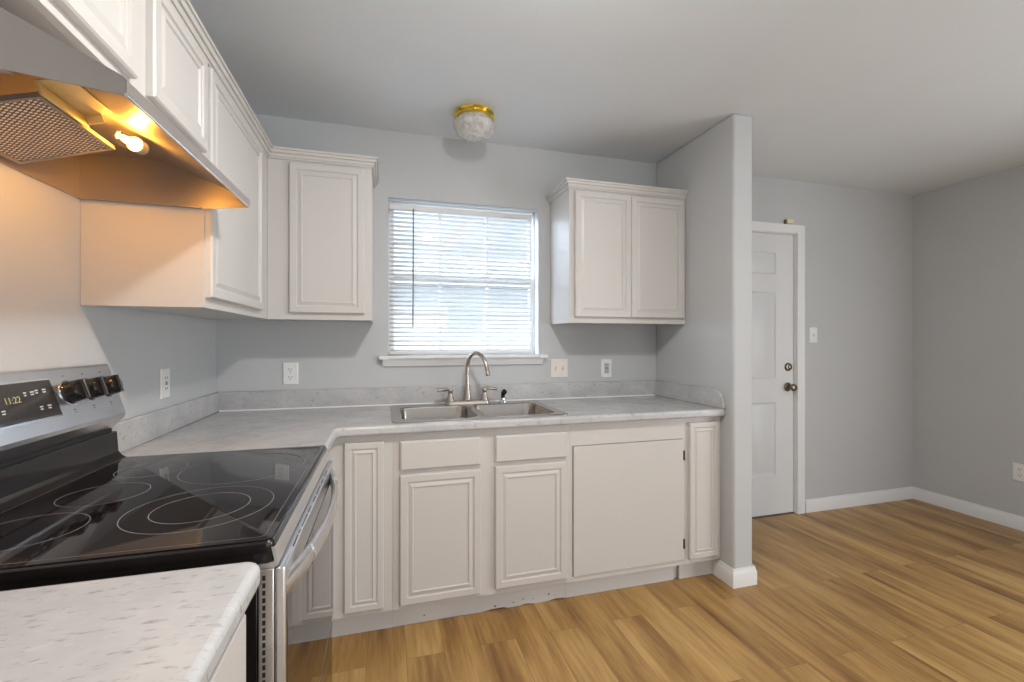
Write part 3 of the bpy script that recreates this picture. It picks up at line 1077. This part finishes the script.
# ------------------------------------------------------------------ range hood
hd = thing('range_hood', 'stainless under-cabinet range hood with lit bulb over the stove', 'range hood', (0.22, -1.43, 1.67))
yn, yf = -1.775, -1.0605
LN, LF = (0.446, 1.653), (0.430, 1.682)


def hood_prof(y):
    t = (y - yn) / (yf - yn)
    lx, lz = LN[0] + (LF[0] - LN[0]) * t, LN[1] + (LF[1] - LN[1]) * t
    return [(0.300, 1.6685), (0.002, 1.672), (0.002, 1.803), (0.205, 1.803), (lx - 0.006, lz + 0.030), (lx, lz + 0.024), (lx, lz)]


bm = bmesh.new()                                       # top and sloping front, with its thickness
th_ = 0.0016
N = 10
outer, inner = [], []
for k in range(N + 1):
    y = yn + (yf - yn) * k / N
    p = hood_prof(y)[2:]
    outer.append([bm.verts.new((a, y, b)) for a, b in p])
    q = [(p[0][0], p[0][1] - th_), (p[1][0] - th_ * 0.4, p[1][1] - th_), (p[2][0] - th_, p[2][1] - th_), (p[3][0] - th_, p[3][1] - th_ * 0.6), (p[4][0] - th_, p[4][1])]
    inner.append([bm.verts.new((a, y, b)) for a, b in q])
for k in range(N):
    for i in range(4):
        bm.faces.new((outer[k][i], outer[k][i + 1], outer[k + 1][i + 1], outer[k + 1][i]))
        bm.faces.new((inner[k][i + 1], inner[k][i], inner[k + 1][i], inner[k + 1][i + 1]))
    bm.faces.new((outer[k][4], inner[k][4], inner[k + 1][4], outer[k + 1][4]))
    bm.faces.new((inner[k][0], outer[k][0], outer[k + 1][0], inner[k + 1][0]))
for k in (0, N):
    for i in range(4):
        bm.faces.new((outer[k][i], outer[k][i + 1], inner[k][i + 1], inner[k][i]))
obj('shell', bm, 'hood', hd)
for y, s in ((yn, 1), (yf, -1)):
    pr = hood_prof(y)
    pr = [(a - (0.0018 if i > 3 else 0), b - (0.0018 if 1 < i < 5 else 0)) for i, (a, b) in enumerate(pr)]
    bm = bmesh.new()
    prism(bm, pr, 1, y, y + s * 0.0018)
    # turned-in hem along the bottom edge
    a, b = pr[1], pr[0]
    bm2 = bm
    hem = [(a[0], a[1]), (b[0], b[1]), (b[0], b[1] + 0.004), (a[0], a[1] + 0.004)]
    prism(bm2, hem, 1, y + s * 0.0018, y + s * 0.012)
    obj('side_panel', bm, 'hood', hd)
bm = bmesh.new()                                       # bright rolled hem along the front lip
n0, n1 = hood_prof(yn)[-1], hood_prof(yf)[-1]
tube(bm, [(n0[0] - 0.001, yn, n0[1] + 0.001), (n1[0] - 0.001, yf, n1[1] + 0.001)], 0.0028, 10)
obj('lip_trim', bm, 'chrome', hd)
bm = mk((0.002, 0.004, yn + 0.002, yf - 0.002, 1.672, 1.80))
obj('back_panel', bm, 'hood', hd)
# grease filter: sloping framed mesh
FA, FB = (0.018, 1.681), (0.202, 1.736)
ty = math.atan2(FB[1] - FA[1], FB[0] - FA[0])
fl = math.hypot(FB[0] - FA[0], FB[1] - FA[1])
y0, y1 = -1.545, -1.300


def fpt(u, y, n):
    return (FA[0] + u * math.cos(ty) - n * math.sin(ty), y, FA[1] + u * math.sin(ty) + n * math.cos(ty))


def fbox(bm, u0, u1, ya, yb, n0_, n1_):
    vs = [bm.verts.new(fpt(u, y, n)) for u in (u0, u1) for y in (ya, yb) for n in (n0_, n1_)]
    for f in ((0, 1, 3, 2), (4, 6, 7, 5), (0, 4, 5, 1), (2, 3, 7, 6), (0, 2, 6, 4), (1, 5, 7, 3)):
        bm.faces.new([vs[i] for i in f])


bm = bmesh.new()
fbox(bm, 0, fl, y0, y0 + 0.007, 0, 0.010)
fbox(bm, 0, fl, y1 - 0.007, y1, 0, 0.010)
fbox(bm, 0, 0.007, y0 + 0.007, y1 - 0.007, 0, 0.010)
fbox(bm, fl - 0.007, fl, y0 + 0.007, y1 - 0.007, 0, 0.010)
ff = obj('filter_frame', bm, 'hood', hd)
bm = bmesh.new()
fbox(bm, 0.006, fl - 0.006, y0 + 0.006, y1 - 0.006, 0.003, 0.009)
obj('filter_mesh', bm, 'filter', ff)
# amber lamp lens, tipped open beside the filter
bm = bmesh.new()
fbox(bm, fl + 0.004, fl + 0.009, -1.555, -1.415, -0.002, 0.026)
fbox(bm, fl + 0.009, fl + 0.060, -1.555, -1.415, 0.022, 0.026)
fbox(bm, fl + 0.009, fl + 0.040, -1.419, -1.415, 0.004, 0.022)
obj('lamp_lens', bm, 'lens', hd, bevel=0.001)
# lamp socket and bulb
bm = bmesh.new()
BC = Vector((0.245, -1.340, 1.747))
lathe_dir(bm, [(0.017, 0), (0.017, 0.030), (0.014, 0.034)], BC + Vector((0, 0.030, 0.004)), (0, 1, 0.1), 18)
sock = obj('lamp_socket', bm, 'legend', hd)
bm = bmesh.new()
lathe_dir(bm, [(0.003, -0.036), (0.010, -0.034), (0.017, -0.028), (0.021, -0.018), (0.0215, -0.008), (0.018, 0.008), (0.012, 0.022), (0.011, 0.032)], BC, (0, 1, 0.1), 20)
bl_ = obj('bulb', bm, 'pane', hd)
bm = bmesh.new()
tube(bm, smooth_path([BC + Vector(p) for p in ((-0.006, 0.010, 0), (-0.009, -0.004, 0.004), (0, -0.016, 0), (0.009, -0.006, -0.004), (0.003, 0.006, 0))], 5), 0.0042, 10)
obj('filament', bm, 'bulb', bl_)

# ------------------------------------------------------------------ electric range
RY0, RY1 = -1.7225, -0.9655
rg = thing('electric_range', 'stainless and black glass-top electric range between the two worktops', 'stove', (0.33, -1.344, 0))
obj('body', mk((0.02, 0.614, RY0 + 0.003, RY1 - 0.003, 0.03, 0.8785)), 'enamel', rg, bevel=0.003)
for sx in (0.06, 0.57):
    for sy in (RY0 + 0.05, RY1 - 0.05):
        bm = bmesh.new()
        lathe(bm, [(0.018, 0.0005), (0.018, 0.012), (0.008, 0.014), (0.008, 0.031)], (sx, sy, 0), seg=12)
        obj('levelling_foot', bm, 'enamel', rg)
# front flange with vent slots on its side
bm = mk((0.6145, 0.640, RY0, RY1, 0.09, 0.868))
fl_ = obj('front_flange', bm, 'steel_v', rg, bevel=0.002)
for k in range(15):
    zc = 0.853 - k * 0.0132
    obj('vent_slot', mk((0.6215, 0.6265, RY0 - 0.0006, RY0 + 0.001, zc - 0.0042, zc + 0.0042)), 'slot', fl_)
# cooktop
bm = bmesh.new()
loft(bm, [rrect(0.346, (RY0 + RY1) / 2, 0.294, (RY1 - RY0) / 2 + 0.0005, 0.012, 0.879), rrect(0.346, (RY0 + RY1) / 2, 0.2945, (RY1 - RY0) / 2 + 0.001, 0.013, 0.905),
          rrect(0.346, (RY0 + RY1) / 2, 0.293, (RY1 - RY0) / 2, 0.013, 0.914), rrect(0.346, (RY0 + RY1) / 2, 0.290, (RY1 - RY0) / 2 - 0.003, 0.012, 0.917),
          rrect(0.346, (RY0 + RY1) / 2, 0.286, (RY1 - RY0) / 2 - 0.007, 0.010, 0.9175)])
ct = obj('cooktop', bm, 'enamel', rg)
GZ = 0.9195
bm = bmesh.new()
loft(bm, [rrect(0.346, (RY0 + RY1) / 2, 0.2885, (RY1 - RY0) / 2 - 0.0045, 0.010, 0.9176), rrect(0.346, (RY0 + RY1) / 2, 0.2885, (RY1 - RY0) / 2 - 0.0045, 0.010, GZ - 0.0006),
          rrect(0.346, (RY0 + RY1) / 2, 0.2875, (RY1 - RY0) / 2 - 0.0055, 0.010, GZ)])
gl = obj('ceramic_glass', bm, 'black_glass', ct)
for cx, cy, rr_ in ((0.455, -1.507, 0.135), (0.455, -1.507, 0.089), (0.452, -1.192, 0.152), (0.208, -1.354, 0.082), (0.186, -1.560, 0.090), (0.212, -1.146, 0.080)):
    bm = bmesh.new()
    lathe(bm, [(rr_ - 0.0008, GZ - 0.0002), (rr_ - 0.0008, GZ + 0.0003), (rr_ + 0.0008, GZ + 0.0003), (rr_ + 0.0008, GZ - 0.0002)], (cx, cy, 0), seg=96, cap0=False, cap1=False)
    obj('burner_ring', bm, 'ring', ct)
bm = bmesh.new()
cyy, hyy = (RY0 + RY1) / 2, (RY1 - RY0) / 2
loft(bm, [rrect(0.346, cyy, 0.2745, hyy - 0.0185, 0.010, GZ - 0.0002), rrect(0.346, cyy, 0.2745, hyy - 0.0185, 0.010, GZ + 0.0003),
          rrect(0.346, cyy, 0.2738, hyy - 0.0192, 0.009, GZ + 0.0003), rrect(0.346, cyy, 0.2738, hyy - 0.0192, 0.009, GZ - 0.0002)], False, False)
obj('border_line', bm, 'ring', ct)
# sloping stainless strip under the cooktop edge
bm = bmesh.new()
prism(bm, [(0.615, 0.8695), (0.638, 0.8695), (0.6455, 0.8715), (0.6465, 0.8745), (0.6405, 0.9045), (0.6355, 0.9065), (0.6410, 0.880), (0.615, 0.8785)], 1, RY0 + 0.001, RY1 - 0.001)
obj('front_strip', bm, 'steel', rg)
# oven door
DXa, DXb = 0.6410, 0.6585
od = obj('oven_door', mk((DXa, DXb, RY0 + 0.002, RY1 - 0.002, 0.335, 0.866)), 'steel', rg, bevel=0.004, seg=3)
obj('door_glass', mk((DXb - 0.001, DXb + 0.002, RY0 + 0.012, RY1 - 0.012, 0.352, 0.815)), 'door_glass', od, bevel=0.001)
for ya, yb in ((-1.700, -1.640), (-1.600, -1.578), (-1.545, -1.440), (-1.405, -1.340), (-1.310, -1.290), (-1.255, -1.15), (-1.12, -1.06)):
    obj('vent_slot', mk((0.6432, 0.6450, ya, yb, 0.8655, 0.8665)), 'slot', od)
for ya, yb in ((-1.632, -1.580), (-1.572, -1.552), (-1.535, -1.465), (-1.452, -1.412), (-1.38, -1.34), (-1.32, -1.25), (-1.23, -1.19), (-1.16, -1.10)):
    obj('vent_slot', mk((0.6540, 0.6560, ya, yb, 0.8655, 0.8672)), 'slot', od)
bm = bmesh.new()
tpl = []
for k in range(25):
    t = -1 + 2 * k / 24
    tpl.append((0.650 + 0.011 * (1 - abs(t) ** 2.2), (RY0 + RY1) / 2 + t * 0.3755))
prism(bm, [(DXa + 0.0008, RY0 + 0.003)] + tpl + [(DXa + 0.0008, RY1 - 0.003)], 2, 0.832, 0.8668)
obj('door_top_trim', bm, 'steel', od, bevel=0.002)
hp = []
hz_ = 0.824
for k in range(25):
    t = -1 + 2 * k / 24
    y = (RY0 + RY1) / 2 + t * 0.366
    hp.append((0.650 + 0.045 * (1 - abs(t) ** 2.2), y, hz_))
bm = bmesh.new()
tube(bm, hp, 1.0, 20, flat=(0.0205, 0.0105, (0, 0, 1)))
hn = obj('handle', bm, 'steel_v', od)
for t0 in (-0.66, 0.66):
    y = (RY0 + RY1) / 2 + t0 * 0.366
    x = 0.650 + 0.045 * (1 - abs(t0) ** 2.2)
    s = -math.copysign(1, t0)
    sl = -0.045 * 2.2 * abs(t0) ** 1.2 * math.copysign(1, t0) / 0.366
    bm = bmesh.new()
    tube(bm, [(x, y, hz_), (x + sl * 0.008 * s, y + 0.008 * s, hz_)], 1.0, 20, flat=(0.0218, 0.0117, (0, 0, 1)))
    obj('handle_ferrule', bm, 'chrome', hn)
dr = obj('storage_drawer', mk((DXa, DXb - 0.004, RY0 + 0.002, RY1 - 0.002, 0.105, 0.328)), 'steel', rg, bevel=0.004)
obj('drawer_glass', mk((DXb - 0.005, DXb - 0.002, RY0 + 0.004, RY1 - 0.004, 0.112, 0.318)), 'door_glass', dr, bevel=0.001)

# backguard
BGX = [(0.012, 1.012), (0.038, 1.012), (0.066, 1.045), (0.068, 1.056), (0.064, 1.068), (0.024, 1.199), (0.018, 1.204), (0.012, 1.204)]
bgd = obj('backguard', prism(bmesh.new(), BGX, 1, RY0 + 0.001, RY1 - 0.001), 'steel', rg, bevel=0.002)
obj('vent_gap', mk((0.012, 0.034, RY0 + 0.006, RY1 - 0.006, 0.998, 1.013)), 'slot', rg)
obj('lower_panel', prism(bmesh.new(), [(0.020, 0.9185), (0.072, 0.9185), (0.060, 0.926), (0.050, 0.940), (0.046, 0.998), (0.042, 1.000), (0.020, 1.000)], 1, RY0 + 0.004, RY1 - 0.003), 'enamel', rg, bevel=0.001)
# points on the slanted face
fa0, fb0 = Vector((0.064, 0, 1.068)), Vector((0.024, 0, 1.199))
fu = (fb0 - fa0).normalized()
fn = Vector((fu.z, 0, -fu.x))


def face(y, s, n=0.0):
    return Vector((0, y, 0)) + fa0 + fu * s + fn * n


def face_box(bm, ya, yb, s0, s1, n0_, n1_):
    vs = [bm.verts.new(face(y, s, n)) for y in (ya, yb) for s in (s0, s1) for n in (n0_, n1_)]
    for f in ((0, 1, 3, 2), (4, 6, 7, 5), (0, 4, 5, 1), (2, 3, 7, 6), (0, 2, 6, 4), (1, 5, 7, 3)):
        bm.faces.new([vs[i] for i in f])


YC = (RY0 + RY1) / 2
dy0, dy1 = 2 * YC + 1.232, -1.232
bm = bmesh.new()
face_box(bm, dy0 - 0.004, dy1 + 0.004, 0.020, 0.118, -0.001, 0.0015)
obj('display_bezel', bm, 'chrome', bgd)
bm = bmesh.new()
face_box(bm, dy0, dy1, 0.024, 0.114, 0.0005, 0.0025)
dsp = obj('display', bm, 'display', bgd)


def text(name, s, y, st, size, mat, parent, n=0.0028):
    cu = bpy.data.curves.new('tmp', 'FONT')
    cu.body = s
    cu.size = size
    cu.align_x = 'CENTER'
    cu.align_y = 'CENTER'
    cu.extrude = 0.0002
    t = bpy.data.objects.new('tmp', cu)
    COL.objects.link(t)
    bpy.context.view_layer.update()
    me = bpy.data.meshes.new_from_object(t.evaluated_get(bpy.context.evaluated_depsgraph_get()))
    bpy.data.objects.remove(t)
    bpy.data.curves.remove(cu)
    c = face(y, st, n) - Vector(root_of(parent).location)
    for v in me.vertices:
        v.co = c + Vector((0, 1, 0)) * v.co.x + fu * v.co.y + fn * v.co.z
    me.name = name
    o = bpy.data.objects.new(name, me)
    COL.objects.link(o)
    me.materials.clear()
    me.materials.append(M[mat])
    o.parent = parent
    return o


text('clock_digits', '11:22', -1.362, 0.076, 0.021, 'digit', dsp)
for y, s, w in ((-1.322, 0.088, 0.008), (-1.300, 0.088, 0.012), (-1.286, 0.090, 0.010), (-1.262, 0.090, 0.012), (-1.288, 0.050, 0.010), (-1.262, 0.050, 0.012), (-1.395, 0.055, 0.010), (-1.43, 0.055, 0.010)):
    for yb_, s_ in ((y + w / 2, s), (y + w / 3, s - 0.006)):
        bm = bmesh.new()
        face_box(bm, y - w / 2, yb_, s_, s_ + 0.003, 0.0024, 0.0029)
        obj('button_legend', bm, 'legend', dsp)
for ky in (-1.178, -1.100, -1.022, 2 * YC + 1.178, 2 * YC + 1.100):
    bm = bmesh.new()
    lathe_dir(bm, [(0.0310, 0), (0.0310, 0.003), (0.0285, 0.006), (0.0270, 0.028), (0.0245, 0.032)], face(ky, 0.074), fn, 32)
    kn = obj('knob', bm, 'knob', bgd)
    bm = bmesh.new()
    vs = []
    q = Vector((0, 0, 1)).rotation_difference(fn)
    cpt = face(ky, 0.074, 0.030)
    loops = []
    for h_, hw_, hh_ in ((0, 0.009, 0.0262), (0.008, 0.0075, 0.0257), (0.0095, 0.005, 0.023)):
        loops.append([cpt + Vector((0, 1, 0)) * a + fu * b + fn * h_ for a, b in ((-hw_, -hh_), (hw_, -hh_), (hw_, hh_), (-hw_, hh_))])
    loft(bm, loops)
    obj('knob_grip', bm, 'knob', kn, bevel=0.001)
    bm = bmesh.new()
    loft(bm, [[cpt + Vector((0, 1, 0)) * a + fu * b + fn * h_ for a, b in ((-0.0022, -0.024), (0.0022, -0.024), (0.0022, 0.024), (-0.0022, 0.024))] for h_ in (0.0085, 0.0105)])
    obj('knob_pointer', bm, 'chrome', kn)
    bm = bmesh.new()
    lathe_dir(bm, [(0.0335, -0.0005), (0.0335, 0.0018), (0.0312, 0.0024)], face(ky, 0.074), fn, 32)
    obj('knob_bezel', bm, 'chrome', kn)
for ky in (-1.178, -1.100, -1.022):
    for ya, yb, sa, sb in ((-0.005, -0.001, 0.026, 0.030), (0.001, 0.004, 0.026, 0.030), (-0.003, 0.003, 0.020, 0.0225), (-0.004, 0.004, 0.118, 0.121)):
        bm = bmesh.new()
        face_box(bm, ky + ya, ky + yb, sa, sb, 0.0, 0.0005)
        obj('knob_legend', bm, 'legend_dark', bgd)

# ------------------------------------------------------------------ outlets and switches


def plate(name, label, cat, o, U, w, h, mat='plastic_white', group=None):
    """Wall plate with its centre at o; U = direction of its width; V = up. Returns root and a local frame."""
    U = Vector(U)
    V = Vector((0, 0, 1))
    Nn = U.cross(V)
    t = thing(name, label, cat, o, group)
    oo = Vector(o) - U * w / 2 - V * h / 2 + Nn * 0.0005
    obj('cover_plate', panel(bmesh.new(), oo, U, V, w, h, [(0, 0), (0, 0.003), (0.004, 0.0058)]), mat, t)

    def P(u, v, n):
        return Vector(o) + U * u + V * v + Nn * n

    def pb(bm, u0, u1, v0, v1, n0_, n1_):
        vs = [bm.verts.new(P(u, v, n)) for u in (u0, u1) for v in (v0, v1) for n in (n0_, n1_)]
        for f in ((0, 1, 3, 2), (4, 6, 7, 5), (0, 4, 5, 1), (2, 3, 7, 6), (0, 2, 6, 4), (1, 5, 7, 3)):
            bm.faces.new([vs[i] for i in f])
    return t, P, pb, Nn


def duplex(name, label, o, U, mat='plastic_white'):
    t, P, pb, Nn = plate(name, label, 'outlet', o, U, 0.074, 0.116, mat)
    for v in (0.0205, -0.0205):
        bm = bmesh.new()
        lathe_dir(bm, [(0.0168, 0), (0.0168, 0.0015), (0.016, 0.002)], P(0, v, 0.0055), Nn, 20)
        rc = obj('receptacle', bm, mat, t)
        for ua, ub, va, vb in ((-0.0085, -0.0058, -0.002, 0.008), (0.0058, 0.0085, -0.001, 0.007), (-0.0025, 0.0025, -0.0105, -0.0055)):
            bm = bmesh.new()
            pb(bm, ua, ub, v + va, v + vb, 0.0070, 0.0078)
            obj('slot', bm, 'slot', rc)
    bm = bmesh.new()
    lathe_dir(bm, [(0.003, 0), (0.0025, 0.0012)], P(0, 0, 0.0058), Nn, 12)
    obj('screw', bm, 'legend', t)


def rocker(name, label, cat, o, U, insert='plastic_grey', gfci=False):
    t, P, pb, Nn = plate(name, label, cat, o, U, 0.074, 0.118)
    bm = bmesh.new()
    pb(bm, -0.0165, 0.0165, -0.0335, 0.0335, 0.0050, 0.0075)
    ins = obj('insert', bm, insert, t, bevel=0.001)
    if gfci:
        for nm, ua, ub, va, vb, m_ in (('slot', -0.0085, -0.0060, 0.017, 0.026, 'slot'), ('slot', 0.0060, 0.0085, 0.017, 0.026, 'slot'),
                                       ('slot', -0.0085, -0.0060, -0.025, -0.016, 'slot'), ('slot', 0.0060, 0.0085, -0.025, -0.016, 'slot'),
                                       ('test_button', -0.009, 0.009, 0.001, 0.006, 'legend_dark'), ('reset_button', -0.009, 0.009, -0.006, -0.001, 'legend_dark')):
            bm = bmesh.new()
            pb(bm, ua, ub, va, vb, 0.0072, 0.0082)
            obj(nm, bm, m_, ins)


duplex('outlet', 'white duplex outlet on the wall between the corner and the window sill', (0.347, -0.0004, 1.100), (1, 0, 0))
rocker('outlet', 'white outlet with rectangular face on the side wall behind the stove backguard', 'outlet', (0.0004, -0.556, 1.108), (0, 1, 0), 'plastic_white', True)
rocker('outlet', 'white outlet with grey face under the two-door wall cabinet', 'outlet', (2.198, -0.0004, 1.098), (1, 0, 0), 'plastic_grey', True)
duplex('outlet', 'white outlet low on the bare wall at the picture edge', (XR - 0.0004, -0.640, 0.388), (0, -1, 0))

t, P, pb, Nn = plate('light_switch', 'almond double toggle switch plate beside the window sill', 'light switch', (1.873, -0.0004, 1.103), (1, 0, 0), 0.116, 0.116, 'plastic_almond')
for u in (-0.023, 0.023):
    bm = bmesh.new()
    pb(bm, u - 0.0055, u + 0.0055, -0.012, 0.012, 0.0050, 0.0064)
    tg = obj('toggle_slot', bm, 'plastic_grey', t)
    bm = bmesh.new()
    prism_pts = [P(u + a, b, c) for a in (-0.004, 0.004) for b, c in ((-0.008, 0.006), (0.003, 0.006), (-0.004, 0.015), (-0.010, 0.014))]
    vs = [bm.verts.new(p) for p in prism_pts]
    for f in ((0, 1, 2, 3), (7, 6, 5, 4), (0, 4, 5, 1), (1, 5, 6, 2), (2, 6, 7, 3), (3, 7, 4, 0)):
        bm.faces.new([vs[i] for i in f])
    obj('toggle', bm, 'plastic_almond', tg)
t, P, pb, Nn = plate('light_switch', 'white single toggle switch on the wall beside the entry door', 'light switch', (3.908, -0.0004, 1.318), (1, 0, 0), 0.074, 0.116)
bm = bmesh.new()
pb(bm, -0.0055, 0.0055, -0.012, 0.012, 0.0050, 0.0064)
tg = obj('toggle_slot', bm, 'plastic_grey', t)
bm = bmesh.new()
vs = [bm.verts.new(P(a, b, c)) for a in (-0.004, 0.004) for b, c in ((-0.003, 0.006), (0.008, 0.006), (0.010, 0.014), (0.004, 0.015))]
for f in ((0, 1, 2, 3), (7, 6, 5, 4), (0, 4, 5, 1), (1, 5, 6, 2), (2, 6, 7, 3), (3, 7, 4, 0)):
    bm.faces.new([vs[i] for i in f])
obj('toggle', bm, 'plastic_white', tg)

ds = thing('door_sensor', 'small beige sensor box on the wall above the entry door trim', 'sensor', (3.672, -0.0004, 2.131))
obj('housing', mk((3.642, 3.700, -0.026, -0.0006, 2.1285, 2.160)), 'beige_plastic', ds, bevel=0.004)
obj('magnet', mk((3.634, 3.641, -0.018, -0.0006, 2.1285, 2.158)), 'old_bronze', ds, bevel=0.002)
